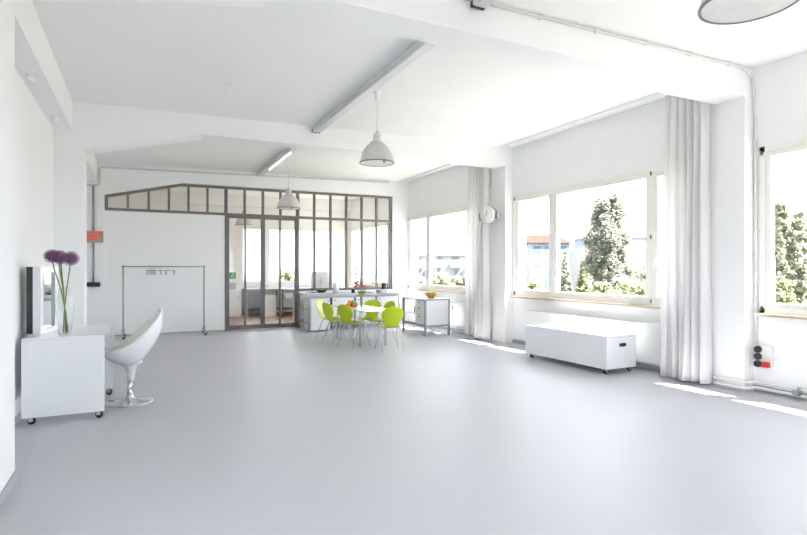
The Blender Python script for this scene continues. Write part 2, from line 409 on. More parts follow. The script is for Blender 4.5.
pendant(2.79, 6.42, 2.85, 'nearer white dome pendant hanging in the middle of the room')
pendant(2.63, 10.45, 2.66, 'white dome pendant hanging in front of the glass doors')
pendant(2.77, 1.63, 2.80, 'big dome pendant cut off by the top right edge of the picture')
pendant(2.60, 15.4, 2.70, 'dome pendant seen through the glazing in the back room')

# conduits
def conduit(name, pts, r, label, clips=(), m=M['alu'], cat='conduit'):
    t = thing(name, label, cat, (0,0,0)); obj('pipe', MB().tube(pts, r, 8), m, t)
    for (x, y, z, ax) in clips:
        b = MB()
        b.box(x-.012, x+.012, y-.018, y+.022, z-.019, z+.019) if ax == 'x' else b.box(x-.019, x+.024, y-.018, y+.018, z-.012, z+.012)
        obj('clip', b, m, t)
    return t
pts = [(1.2, 3.818, cz(1.2)-.03), (6.30, 3.818, cz(6.3)-.03), (6.42, 3.812, cz(6.42)-.05), (6.53, 3.815, cz(6.5)-.12)]
conduit('beam_conduit', pts, .013, 'thin pale conduit along the top of the near beam', m=M['pipe'], clips=[(x, 3.818, cz(x)-.03, 'x') for x in (1.9, 2.6, 3.3, 4.0, 4.7, 5.4, 6.1)])
pts = [(6.53, 3.815, cz(6.5)-.122), (6.555, 3.82, cz(6.5)-.2), (6.575, 3.805, 3.2), (6.575, 3.80, .55)]
conduit('wall_conduit', pts, .013, 'thin pale conduit running down beside the near column to the sockets', m=M['pipe'], clips=[(6.575, 3.80, z, 'z') for z in (3.0, 1.9, .9)])
pts = [(6.0, 13.0, 3.80), (-.75, 13.0, 3.63), (-.79, 13.0, 3.60), (-.79, 13.0, 3.30), (-.80, 13.0, 3.26), (-.84, 13.0, 3.24), (-1.02, 13.0, 3.24)]
conduit('ceiling_conduit', pts, .02, 'grey conduit along the beam above the glazing', [(x, 13.0, 3.63+.0252*(x+.75), 'x') for x in (0, 1.2, 2.4, 3.6, 4.8)])

# ------------------------------------------------------------------ EXIT sign, emergency light
EX = -.905; EY = 13.024
t = thing('exit_sign', 'lit red EXIT sign on the column beside the white wall panel', 'sign', (EX+.02, EY, 2.14))
obj('sign_box', MB().box(-.165, .165, -.06, 0, -.12, .12, .006), M['exitbg'], t)
text_mesh('lettering', 'EXIT', .2, M['exit'], t, (.014, -.0625, .0), (PI/2, 0, 0)).scale = (.60, 1.15, 1)
obj('arrow', MB().prism([(-.155, 0), (-.137, .022), (-.137, -.022)], 'y', -.064, -.06), M['dark'], t)
conduit('sign_conduit', [(EX, EY-.02, 3.22), (EX, EY-.02, 2.26)], .02, 'grey conduit above the red EXIT sign', m=M['steel'])
conduit('lamp_conduit', [(EX, EY-.02, 2.02), (EX, EY-.02, 1.17)], .018, 'grey conduit between the red EXIT sign and the black box', m=M['steel'])
t = thing('emergency_light', 'small black box light below the red EXIT sign', 'light', (EX, EY, 1.13))
obj('casing', MB().box(-.125, .125, -.09, 0, -.05, .05, .008), M['black'], t)
for s in (-1, 1): obj('lamp_head', MB().lathe([(.035, -.11), (.04, -.09), (.02, -.06)], (s*.07, 0, 0), 14, 'y'), M['black'], t)

# small hooks under the ceiling
for (x, y, z, l) in ((.98, 6.9, cz(.98), 'small white hook in the ceiling left of the light track'),):
    t = thing('ceiling_hook', l, 'hook', (x, y, z)); obj('plate', MB().lathe([(.03, -.012), (.03, .002)], n=12), M['whitem'], t); obj('hook', MB().tube([(0, 0, -.01), (0, 0, -.06), (.02, 0, -.08), (.035, 0, -.06)], .007, 6), M['whitem'], t)
for (y, l) in ((5.05, 'white insulator knob on the left wall beam, nearest'), (6.2, 'white insulator knob on the left wall beam, middle one'), (7.75, 'white insulator knob on the left wall beam, beside the far column')):
    t = thing('insulator_knob', l, 'knob', (-.95, y, 3.338)); obj('base', MB().lathe([(.04, -.02), (.045, .002)], n=14), M['whitem'], t); obj('knob', MB().sphere((0, 0, -.045), .035), M['whitem'], t)

# ------------------------------------------------------------------ curtains
def curtain(y0, y1, x, folds, amp, ztop, label, seed, flare=.06):
    rnd = random.Random(seed)
    t = thing('curtain', label, 'curtain', (x, (y0+y1)/2, 0), 0, 'pale grey floor length curtains')
    n = folds*14; rows = 26; L = y1-y0; mb = MB(); vs = []
    ph = [rnd.uniform(.75, 1.25) for _ in range(folds+1)]; am = [rnd.uniform(.6, 1.2) for _ in range(folds+1)]
    tot = sum(ph[:folds]); cum = [sum(ph[:i])/tot for i in range(folds+1)]
    for r in range(rows+1):
        h = r/rows; z = .03+(ztop-.03)*h
        k = 1-h
        for i in range(n+1):
            fi = i/14; q = min(int(fi), folds-1); loc = fi-q
            u = cum[q]+(cum[q+1]-cum[q])*loc
            a = amp*(am[q]*(1-loc)+am[q+1]*loc)*(.45+.55*min(1, k*2+.15)+.25*k)
            wv = math.sin(2*PI*loc)+.25*math.sin(4*PI*loc+q+h*1.5)
            yy = (u-.5)*(L+flare*2*k*.5)+.028*math.sin(3*h+q*1.3)*k+.018*math.cos(2*PI*loc)*(.5+k)
            vs.append((a*wv+.02*math.sin(q*2.1+h*4)*k, yy, z))
    fs = [(r*(n+1)+i, r*(n+1)+i+1, (r+1)*(n+1)+i+1, (r+1)*(n+1)+i) for r in range(rows) for i in range(n)]
    mb.add(vs, fs, True)
    o = obj('fabric', mb, M['cloth'], t)
    so = o.modifiers.new('thickness', 'SOLIDIFY'); so.thickness = .006
    obj('heading_tape', MB().box(-.012, .012, -L/2+.02, L/2-.02, ztop-.01, ztop+.03), M['whitep'], t)
    for i in range(folds): obj('glider', MB().tube([(0, -L/2+L*(i+.5)/folds, ztop+.03), (0, -L/2+L*(i+.5)/folds, ztop+.065)], .006, 6), M['whitep'], t)
    return t
RX = 6.30
for (a, b, l) in ((4.20, 8.44, 'white curtain rail under the ceiling above the storage bench window'), (8.81, 13.0, 'white curtain rail under the ceiling above the sideboard window')):
    tag(obj('curtain_rail', MB().box(RX-.015, RX+.015, a, b, cz(RX)-.03, cz(RX)+.004), M['whitem']), l, 'curtain rail', 'ceiling curtain rails')
curtain(4.20, 4.78, RX-.01, 6, .06, cz(RX)-.095, 'near pale grey curtain gathered beside the column with the sockets', 3)
curtain(8.83, 9.56, RX-.02, 6, .06, cz(RX)-.095, 'far pale grey curtain gathered behind the clock', 5)

# ------------------------------------------------------------------ clock
t = thing('wall_clock', 'round white clock sticking out from the column beside the far curtain', 'clock', (6.165, 8.68, 2.53), -PI/2+.30)
# local -y is the dial side
obj('case', MB().lathe([(.14, .13), (.165, .11), (.17, .02), (.15, .0)], n=30, axis='y'), M['tan'], t, 'grey brown case behind the dial')
for q_ in (-1, 1): obj('ear', MB().box(q_*.19-.05, q_*.19+.05, .01, .06, -.10, .06, .02), M['tan'], t, 'grey brown side bracket')
obj('dial', MB().lathe([(.001, -.035), (.165, -.033), (.172, -.02), (.165, -.005), (.1, 0)], n=36, axis='y'), M['dial'], t)
for i in range(12):
    a = i*PI/6; c, s_ = math.cos(a), math.sin(a)
    obj('hour_mark', MB().tube([(.125*s_, -.037, .125*c), (.15*s_, -.037, .15*c)], .004, 6), M['tan'], t)
obj('hand', MB().tube([(0, -.042, -.02), (.02, -.042, .12)], .004, 6), M['tan'], t)
obj('hand', MB().tube([(0, -.045, -.02), (.012, -.045, .08)], .006, 6), M['tan'], t)
obj('bracket', MB().box(-.03, .03, .12, .215, -.03, .03), M['tan'], t)

# ------------------------------------------------------------------ castor helper
def castor(mb_wheel, mb_fork, x, y, z_top, r=.028, dx=.012):
    mb_fork.box(x-.018, x+.018, y-.018, y+.018, z_top-.012, z_top)
    mb_fork.box(x-.012, x+.012+dx, y-.018, y-.013, r*.8, z_top-.01); mb_fork.box(x-.012, x+.012+dx, y+.013, y+.018, r*.8, z_top-.01)
    mb_wheel.lathe([(r*.5, -.012), (r, -.010), (r, .010), (r*.5, .012)], (x+dx, y, r), 18, 'y')

def add_castor(parent, x, y, z_top, r=.028, dx=.012):
    a, b = MB(), MB(); castor(a, b, x, y, z_top, r, dx)
    f = obj('castor', b, M['chrome'], parent); obj('wheel', a, M['black'], f)

# ------------------------------------------------------------------ dressing desk at left
t = thing('rolling_desk', 'white desk on castors at the left wall, under the vase', 'desk', (-.655, 5.93, 0), math.radians(-1.5))
W2 = .335; DL = 1.13; H0, H1 = .07, .81
obj('end_panel', MB().box(-W2, W2, 0, .05, H0, H1-.03, .003), M['lacquer'], t)
obj('end_panel', MB().box(-W2, W2+.01, DL-.05, DL, H0, H1-.03, .003), M['lacquer'], t)
obj('back_panel', MB().box(-W2, -W2+.025, .05, DL-.05, .25, H1-.03), M['lacquer'], t)
obj('desk_top', MB().box(-W2, W2, 0, DL, H1-.03, H1, .004), M['lacquer'], t)
dr = obj('drawer', MB().box(-W2+.03, W2-.02, .06, DL-.06, H1-.11, H1-.032, .003), M['lacquer'], t)
for (x, y) in ((-W2+.06, .05), (W2-.06, .05), (-W2+.06, DL-.05), (W2-.05, DL-.05)): add_castor(t, x, y, H0, .034)

t = thing('vanity_mirror', 'white framed mirror standing on the desk against the left wall', 'mirror', (-.893, 6.215, .81), math.radians(-16))
f = MB(); X0, X1 = -.055, .015; mw, mh, b_ = .37, .67, .06
f.box(X0, X1, 0, b_, 0, mh, .003); f.box(X0, X1, mw-b_, mw, 0, mh, .003); f.box(X0, X1, b_, mw-b_, 0, b_, .003); f.box(X0, X1, b_, mw-b_, mh-b_, mh, .003)
obj('frame', f, M['lacquer'], t)
obj('mirror_glass', MB().box(-.02, -.006, b_-.002, mw-b_+.002, b_-.002, mh-b_+.002), M['silver'], t)
obj('back_board', MB().box(-.11, -.055, .0, mw-.01, .01, mh-.005), M['dark'], t, 'black back of the mirror')

# vase with alliums
VX, VY, VZ = -.655, 6.01, .81
t = thing('glass_vase', 'tall clear glass vase holding purple alliums on the desk', 'vase', (VX, VY, VZ))
vp = [(.001, .004), (.055, .004), (.058, .012), (.066, .12), (.078, .24), (.080, .29), (.068, .37), (.052, .44), (.046, .47)]
vi = [(r-.004, h) for r, h in vp[::-1][:-2]]+[(.04, .02), (.001, .018)]
obj('glass_body', MB().lathe(vp+vi, n=30, cap=False), M['vglass'], t)
obj('water', MB().lathe([(.001, .021), (.045, .021), (.058, .10), (.058, .115), (.001, .115)], n=24), M['vglass'], t)
heads = [(-.105, -.02, .765, .066), (-.055, .03, .762, .064), (-.03, -.045, .752, .066), (.048, .0, .745, .072)]
hl = ['leftmost purple allium in the vase on the desk', 'second purple allium from the left, behind its neighbours', 'third purple allium from the left in the vase', 'rightmost purple allium in the vase on the desk']
for i, (dx, dy, dz, r) in enumerate(heads):
    bx_, by_ = -dx*.22, -dy*.4
    fl = thing('allium_flower', hl[i], 'flower', (VX, VY, VZ), 0, 'purple alliums in the vase')
    pts = [(bx_, by_, .03), (bx_*.4, by_*.3, .22), (dx*.30, dy*.4, .45), (dx*.75, dy*.8, .62), (dx, dy, dz-.02)]
    obj('stem', MB().tube(pts, .0055, 6), M['stem'], fl)
    mb = MB(); rnd = random.Random(i)
    mb.sphere((dx, dy, dz), r*.72, 12, 8)
    for k in range(420):
        z = 1-2*(k+.5)/420; ph = k*2.399963; rr = math.sqrt(1-z*z)
        nrm = Vector((rr*math.cos(ph), rr*math.sin(ph), z)); p = Vector((dx, dy, dz))+nrm*r*rnd.uniform(.86, 1.05)
        a = nrm.orthogonal().normalized(); b2 = nrm.cross(a); s2 = r*.085
        rot = rnd.uniform(0, 6)
        a, b2 = a*math.cos(rot)+b2*math.sin(rot), b2*math.cos(rot)-a*math.sin(rot)
        mb.add([p+a*s2, p+b2*s2*.8-nrm*s2*.4, p-a*s2, p-b2*s2*.8-nrm*s2*.4], [(0,1,2,3)])
        if k % 3 == 0: mb.add([p-nrm*r*.2+a*.0015, p-nrm*r*.2-a*.0015, p], [(0,1,2)])
    obj('flower_head', mb, M['allium'], fl)

# ------------------------------------------------------------------ egg shell swivel chair
t = thing('swivel_chair', 'white moulded shell chair on a chrome disc, facing the desk', 'chair', (-.112, 6.50, 0), math.radians(4))
def interp(tab, s):
    n = len(tab)-1; x = s*n; i = min(int(x), n-1); fz = x-i
    p0 = tab[max(i-1, 0)]; p1 = tab[i]; p2 = tab[i+1]; p3 = tab[min(i+2, n)]
    return tuple(.5*((2*b)+(c-a)*fz+(2*a-5*b+4*c-d)*fz*fz+(3*b-a-3*c+d)*fz**3) for a, b, c, d in zip(p0, p1, p2, p3))
#        rim x,z       bottom x,z     half width
tab = [((-.245, .560), (-.250, .548), .012), ((-.205, .582), (-.205, .498), .16), ((-.12, .612), (-.12, .445), .235), ((-.02, .660), (.0, .412), .272),
       ((.085, .745), (.105, .462), .280), ((.175, .835), (.20, .575), .262), ((.255, .925), (.280, .715), .215), ((.298, .982), (.314, .85), .145), ((.317, 1.024), (.324, 1.01), .012)]
tab = [(a[0], a[1], b[0], b[1], w_) for a, b, w_ in tab]
def shell(inset):
    mb = MB(); N, K = 36, 24; vs = []
    for i in range(N+1):
        rx, rz, bx_, bz, hw_ = interp(tab, i/N); hw_ = max(hw_, .008)
        if inset:
            dxx, dzz = rx-bx_, rz-bz; L = math.hypot(dxx, dzz)+1e-6; g = min(.03, L*.4); bx_ += dxx/L*g; bz += dzz/L*g; hw_ = max(hw_-.018, .004)
            rx -= dxx/L*.004; rz -= dzz/L*.004
        for k in range(K+1):
            ph = -PI/2+PI*k/K; c = math.cos(ph)**.8 if abs(ph) < PI/2-1e-6 else 0
            vs.append((rx+(bx_-rx)*c, hw_*math.sin(ph), rz+(bz-rz)*c))
    mb.add(vs, [(i*(K+1)+k, i*(K+1)+k+1, (i+1)*(K+1)+k+1, (i+1)*(K+1)+k) for i in range(N) for k in range(K)], True); return mb
o = obj('seat_shell', shell(False), M['lacquer'], t)
so = o.modifiers.new('thickness', 'SOLIDIFY'); so.thickness = .02; so.offset = 0
M['cream'] = mat('cream_lining', (.76, .74, .70), .5, var=.01)
o = obj('seat_lining', shell(True), M['cream'], t, 'cream inner lining')
so = o.modifiers.new('thickness', 'SOLIDIFY'); so.thickness = .012; so.offset = 0
obj('neck', MB().lathe([(.031, .235), (.034, .26), (.040, .31), (.050, .36), (.075, .40), (.12, .435), (.13, .45)], (.012, 0, 0), 24), M['lacquer'], t)
obj('column', MB().lathe([(.024, .08), (.024, .24)], n=20), M['chrome'], t)
obj('base_disc', MB().lathe([(.235, .0), (.238, .008), (.225, .014), (.12, .024), (.06, .04), (.035, .065), (.033, .10), (.025, .105)], n=44), M['chrome'], t)

# ------------------------------------------------------------------ garment rack with hangers
RKX0, RKX1, RKY = -.335, 1.265, 12.62
t = thing('garment_rack', 'grey steel garment rack on castors before the white wall panel', 'garment rack', ((RKX0+RKX1)/2, RKY, 0), 0)
hwk = (RKX1-RKX0)/2; ZT = 1.51
obj('rail', MB().tube([(-hwk-.03, 0, ZT), (hwk+.03, 0, ZT)], .0135, 10), M['steel'], t)
for s in (-1, 1):
    obj('upright', MB().tube([(s*hwk, 0, .10), (s*hwk, 0, ZT+.03)], .0145, 10), M['steel'], t)
    fo = obj('foot', MB().box(s*hwk-.02, s*hwk+.02, -.23, .23, .08, .115, .004).box(s*hwk-.025, s*hwk+.025, -.025, .025, .11, .2, .003), M['steel'], t)
    for y in (-.2, .2): add_castor(t, s*hwk, y, .082, .036)
hx = [-.57, -.545, -.52, -.50, -.475, -.36, -.22]
for i, x in enumerate(hx):
    hgr = thing('clothes_hanger', 'pale plastic clip hanger on the garment rack rail', 'hanger', ((RKX0+RKX1)/2+x+.27, RKY, ZT), [.5, .35, .2, .4, .3, 1.0, 1.25][i]-.2, 'hangers on the garment rack')
    hk = [(0, .018*math.sin(a)*-1, .006+.018*math.cos(a)) for a in [-1.8+.35*j for j in range(11)]]
    obj('hook', MB().tube(hk+[(0, 0, -.05), (0, 0, -.075)], .0025, 6), M['chrome'], hgr)
    obj('bar', MB().box(-.006, .006, -.17, .17, -.095, -.072, .002), M['hanger'], hgr)
    for s in (-1, 1): obj('clip', MB().box(-.012, .012, s*.15-.02, s*.15+.02, -.175, -.09, .003), M['hanger'], hgr)

# ------------------------------------------------------------------ storage bench
t = thing('storage_bench', 'white box bench on castors under the middle window', 'bench', (5.98, 6.10, 0), math.radians(.6))
bw, bl = .29, .845; bz0, bz1 = .075, .53
obj('box_body', MB().box(-bw, bw, -bl, bl, bz0, bz1-.022, .006), M['lacquer'], t)
obj('lid', MB().box(-bw-.002, bw+.002, -bl-.002, bl+.002, bz1-.02, bz1, .006), M['lacquer'], t)
gp = [(.06*math.cos(a)*.55+(.035 if math.cos(a) > 0 else -.035), .026*math.sin(a)) for a in [2*PI*i/20 for i in range(20)]]
obj('hand_slot', MB().prism([(.02+p[0], .40+p[1]) for p in gp], 'y', -bl-.003, -bl+.01), M['black'], t, 'black hand hole')
for (x, y) in ((-bw+.06, -bl+.08), (bw-.06, -bl+.08), (-bw+.06, bl-.08), (bw-.06, bl-.08)): add_castor(t, x, y, bz0, .032)

# radiator covers under the windows
def cover(y0, y1, label):
    t = thing('radiator_cover', label, 'radiator cover', (RW, (y0+y1)/2, 0), 0, 'white radiator covers under the windows'); L = (y1-y0)/2
    obj('front_panel', MB().box(-.15, -.135, -L, L, .12, .66, .004), M['whitem'], t)
    obj('top_panel', MB().box(-.16, -.016, -L, L, .66, .68, .003), M['whitem'], t)
    for s in (-1, 1): obj('side_panel', MB().box(-.135, -.016, s*L-.009, s*L+.009, .12, .66), M['whitem'], t)
    obj('foot', MB().box(-.13, -.02, -L+.2, -L+.25, 0, .12), M['steel'], t); obj('foot', MB().box(-.13, -.02, L-.25, L-.2, 0, .12), M['steel'], t)
cover(4.60, 7.86, 'long white radiator cover on the wall behind the storage bench')
t = thing('wall_heater', 'white wall heater between the grey sideboard and the far curtain', 'heater', (RW, 10.10, 0))
obj('panel', MB().box(-.16, -.05, -.52, .52, .14, .70, .03), M['whitem'], t)
obj('grip', MB().box(-.168, -.158, .34, .37, .50, .62, .003), M['steel'], t, 'grey recessed grip')
obj('wall_bracket', MB().box(-.05, -.0, -.4, .4, .3, .55), M['whitem'], t)

# heating pipes at the wall foot
t = thing('heating_pipes', 'two white heating pipes running along the wall foot round the near column', 'pipe')
for z, o_ in ((.045, .035), (.115, .035)):
    obj('pipe', MB().tube([(6.42-o_, 4.60, z), (6.42-o_, 3.86, z), (6.42-o_+.03, 3.80, z), (RW-o_-.03, 3.79, z), (RW-o_-.012, 3.74, z), (RW-o_-.012, 2.4, z)], .017, 10), M['whitem'], t)
vv = MB().tube([(RW-.05, 3.32, .045), (RW-.05, 3.32, .14)], .022, 10).tube([(RW-.05, 3.32, .09), (RW-.12, 3.32, .09)], .018, 10).lathe([(.03, -.15), (.03, -.11)], (RW, 3.32, .09), 12, 'x')
obj('valve', vv, M['steel'], t, 'metal valve')

# socket group
t = thing('socket_box', 'power outlet box with black and red sockets on the wall by the near column', 'outlet', (RW, 3.72, .42))
obj('housing', MB().box(-.055, 0, -.11, .075, -.11, .13, .008), M['whitep'], t)
for z in (.085, .0, -.085):
    obj('socket', MB().lathe([(.039, -.085), (.041, -.06), (.041, -.05)], (0, .035, z), 20, 'x'), M['black'], t, 'black round socket')
obj('red_socket', MB().box(-.10, -.05, -.10, -.02, -.115, -.05, .008), M['red'], t, 'red square socket')

# ------------------------------------------------------------------ kitchen counter
KX0, KX1, KY0, KY1, KZ = 3.47, 5.80, 11.92, 12.90, .86
t = thing('kitchen_counter', 'grey framed kitchen counter with white fronts below the glazing', 'kitchen counter', (KX0, KY0, 0))
L = KX1-KX0; D = KY1-KY0
obj('worktop', MB().box(-.01, L, 0, D, KZ-.035, KZ, .004), M['gtop'], t)
for x in (.022, L-.022):
    for y in (.03, D-.03): obj('leg', MB().box(x-.022, x+.022, y-.022, y+.022, 0, KZ-.035), M['steel'], t)
fr = MB(); fr.box(.01, .03, .05, D-.05, .18, .21); fr.box(.01, .03, .05, D-.05, .50, .53); fr.box(.0, L, .01, .045, KZ-.075, KZ-.035); fr.box(0, L, D-.04, D-.02, .18, .21)
obj('side_rail', fr, M['steel'], t)
units = [(.05, .52, .03, KZ-.09), (.58, 1.12, .22, KZ-.08), (1.17, 1.68, .22, KZ-.08), (1.73, 2.27, .22, KZ-.08)]
for i, (a, b2, z0, z1) in enumerate(units):
    u_ = obj('cabinet_body', MB().box(a, b2, .045, D*.62, z0, z1), M['lacquer'], t)
    dd = obj('door', MB().box(a+.006, b2-.006, .02, .045, z0+.006, z1-.006, .003), M['lacquer'], u_)
    obj('knob', MB().lathe([(.012, -.022), (.014, 0)], (a+.06 if i else b2-.05, .02, z1-.06), 10, 'y'), M['dark'], u_)
obj('gap_panel', MB().box(.525, .575, .03, .06, .45, KZ-.08), M['black'], t, 'black slot between the cabinets')

def on_counter(name, label, cat, x, y): return thing(name, label, cat, (x, y, KZ))
t = on_counter('cooktop', 'black stove top at the left end of the kitchen counter', 'stove', 3.78, 12.35)
obj('plate', MB().box(-.2, .2, -.26, .26, 0, .035, .005), M['chrome'], t); 
for x in (-.09, .1):
    for y in (-.13, .12): obj('burner', MB().lathe([(.07, .035), (.07, .045), (.03, .05)], (x, y, 0), 18), M['dark'], t)
t = on_counter('frying_pan', 'dark pan on the stove top', 'pan', 3.88, 12.23); t.location.z = KZ+.05
obj('pan_body', MB().lathe([(.001, .0), (.10, .0), (.125, .045), (.12, .045), (.095, .008), (.001, .008)], n=24, cap=False), M['dark'], t); obj('handle', MB().tube([(-.12, 0, .035), (-.3, -.06, .06)], .011, 8), M['dark'], t)
t = on_counter('paper_roll', 'white paper roll standing on the counter left of the pink flowers', 'paper roll', 4.36, 12.6)
obj('roll', MB().lathe([(.02, 0), (.075, 0), (.075, .24), (.02, .24)], n=20), M['whitep'], t); obj('core', MB().lathe([(.012, .0), (.012, .28)], n=10), M['steel'], t)
t = on_counter('sink_basin', 'steel sink basin set on the kitchen counter', 'sink', 5.2, 12.35)
obj('basin', MB().lathe([(.001, .004), (.15, .004), (.19, .035), (.2, .037), (.2, 0)], n=28), M['chrome'], t); obj('drain', MB().lathe([(.03, .004), (.03, .009)], n=12), M['dark'], t)
t = on_counter('faucet', 'dark arched tap beside the sink basin', 'tap', 5.46, 12.62)
obj('spout', MB().tube([(0, 0, 0), (0, 0, .22), (-.03, -.01, .27), (-.08, -.03, .285), (-.13, -.05, .26), (-.14, -.055, .22)], .013, 10), M['steel'], t); obj('base', MB().lathe([(.03, 0), (.028, .04), (.015, .05)], n=14), M['steel'], t); obj('lever', MB().tube([(0, 0, .08), (.06, -.02, .12)], .008, 8), M['steel'], t)
t = on_counter('coffee_pot', 'dark stove-top coffee pot near the right end of the counter', 'coffee pot', 5.62, 12.5); t.scale = (1.35, 1.35, 1.35)
obj('body', MB().lathe([(.055, 0), (.04, .08), (.05, .16), (.045, .165), (.008, .19)], n=8), M['dark'], t); obj('handle', MB().tube([(.045, 0, .15), (.09, 0, .14), (.08, 0, .06)], .008, 8), M['black'], t)
for i, wd in enumerate(('bottom', 'second', 'third', 'topmost')):
    pl = obj('dinner_plate', MB().lathe([(.001, .003), (.09, .003), (.125, .022), (.12, .024), (.085, .008), (.001, .006)], n=24, cap=False), M['whitep'], None, None, (5.40, 12.2, KZ+.020*i))
    tag(pl, wd+' white plate of the stack near the right end of the kitchen counter' if i in (0, 3) else wd+' white plate from the bottom in the stack on the kitchen counter', 'plate', 'stack of white plates on the counter')
t = on_counter('storage_jar', 'small dark jar on the kitchen counter between the sink and the flowers', 'jar', 4.78, 12.5)
obj('jar_body', MB().lathe([(.04, 0), (.045, .02), (.045, .09), (.03, .10)], n=16), M['dark'], t); obj('lid', MB().lathe([(.035, .10), (.035, .12), (.008, .13)], n=16), M['steel'], t)
t = on_counter('paper_sheets', 'flat white papers and tray beside the stove', 'papers', 4.1, 12.4)
obj('tray', MB().box(-.11, .11, -.15, .15, 0, .015, .003), M['steel'], t); obj('sheet', MB().box(-.10, .09, -.14, .13, .016, .02), M['whitep'], t)
t = thing('white_board', 'pale board with a grey plant print behind the glazing above the paper stack', 'board', (4.18, 13.34, .93), 0)
obj('panel', MB().box(-.24, .24, 0, .02, 0, .46, .003), M['whitep'], t)
pr_ = MB()
for (a, b2) in (((0, .06), (.02, .3)), ((.01, .16), (-.06, .24)), ((.015, .2), (.08, .28)), ((.01, .12), (.07, .18))): pr_.tube([(a[0], -.002, a[1]), (b2[0], -.002, b2[1])], .006, 5)
obj('print', pr_, M['hanger'], t)
struct('trim_ledge', MB().box(3.5, 6.12, 13.15, 13.5, 0, .93), M['wall'], 'white ledge behind the glazing')

# ------------------------------------------------------------------ grey sideboard under window 1
SX0, SX1, SY0, SY1, SZ = 5.50, 6.13, 10.06, 11.16, .80
t = thing('sideboard', 'grey framed sideboard with white drawers below the far window', 'sideboard', (SX0, SY0, 0))
W, D = SX1-SX0, SY1-SY0; q = .02
for x in (q, W-q):
    for y in (q, D-q): obj('leg', MB().box(x-q, x+q, y-q, y+q, 0, SZ-.03), M['steel'], t)
obj('top_board', MB().box(-.005, W+.005, -.005, D+.005, SZ-.03, SZ, .003), M['gtop'], t)
fr = MB()
for x in (q, W-q): fr.box(x-.015, x+.015, 2*q, D-2*q, .20, .235)
for y in (q, D-q): fr.box(2*q, W-2*q, y-.015, y+.015, .20, .235)
obj('lower_frame', fr, M['steel'], t)
obj('side_panel', MB().box(2*q, W-2*q, .006, .03, .235, SZ-.03), M['lacquer'], t)
obj('cabinet_body', MB().box(.03, W-.04, .03, .48, .235, SZ-.03), M['lacquer'], t)
z = .235
for i, hgt in enumerate((.24, .16, .12)):
    d_ = obj('drawer', MB().box(.006, .03, .045, .475, z+.005, z+hgt-.005, .003), M['lacquer'], t)
    obj('knob', MB().lathe([(.012, -.025), (.012, 0)], (.006, .26, z+hgt*.72), 10, 'x'), M['dark'], d_); z += hgt
obj('shelf', MB().box(.03, W-.04, .5, D-.04, .45, .465), M['gtop'], t)
obj('shelf', MB().box(.03, W-.04, .5, D-.04, .235, .25), M['gtop'], t)
obj('back_panel', MB().box(W-.04, W-.03, .03, D-.04, .235, SZ-.03), M['lacquer'], t)
t = thing('dark_box', 'small black box on the open shelf of the sideboard', 'box', (5.75, 10.72, .465))
obj('body', MB().box(-.12, .12, -.10, .10, 0, .11, .005), M['dark'], t); obj('lid', MB().box(-.125, .125, -.105, .105, .112, .135, .004), M['dark'], t)
t = thing('wooden_bowl', 'orange wooden bowl of greens on the grey sideboard', 'bowl', (5.88, 10.46, SZ))
obj('bowl', MB().lathe([(.001, .0), (.065, .0), (.09, .03), (.13, .085), (.15, .13), (.143, .13), (.12, .09), (.08, .035), (.001, .02)], n=32, cap=False), M['bowlwood'], t)
for i, (x, y, z, r, l) in enumerate(((-.05, -.02, .10, .05, 'left green apple in the wooden bowl'), (.05, -.05, .105, .05, 'front green apple in the wooden bowl'), (.03, .06, .105, .05, 'back green apple in the wooden bowl'))):
    a = thing('apple', l, 'fruit', (5.88+x*.8, 10.46+y*.8, SZ+z), 0, 'apples in the wooden bowl')
    obj('flesh', MB().sphere((0,0,0), r), M['applegreen'], a); obj('stalk', MB().tube([(0,0,r*.9), (.004,0,r*1.3)], .003, 5), M['bark'], a)

# ------------------------------------------------------------------ dining table
TX0, TX1, TY0, TY1, TZt = 3.58, 4.26, 8.86, 10.85, .695
t = thing('dining_table', 'white topped table on chrome legs amid the lime chairs', 'table', ((TX0+TX1)/2, (TY0+TY1)/2, 0))
hx_, hy_ = (TX1-TX0)/2, (TY1-TY0)/2
def rrect(a, b, r, n=8): 
    P = []
    for cx, cy, s0 in ((a-r, b-r, 0), (-a+r, b-r, 1), (-a+r, -b+r, 2), (a-r, -b+r, 3)):
        for i in range(n+1): an = (s0+i/n)*PI/2; P.append((cx+r*math.cos(an), cy+r*math.sin(an)))
    return P
obj('table_top', MB().prism(rrect(hx_, hy_, .22), 'z', TZt-.022, TZt), M['lacquer'], t)
for sx in (-1, 1):
    for sy in (-1, 1):
        x, y = sx*(hx_-.08), sy*(hy_-.36)
        obj('leg', MB().tube([(x*.5, y*.9, TZt-.035), (x*.85, y*.98, TZt-.038), (x*.97, y, TZt-.06), (x, y, TZt-.10), (x, y, 0)], .019, 10), M['chrome'], t)
obj('under_frame', MB().box(-hx_+.15, hx_-.15, -hy_+.3, hy_-.3, TZt-.045, TZt-.022), M['steel'], t)

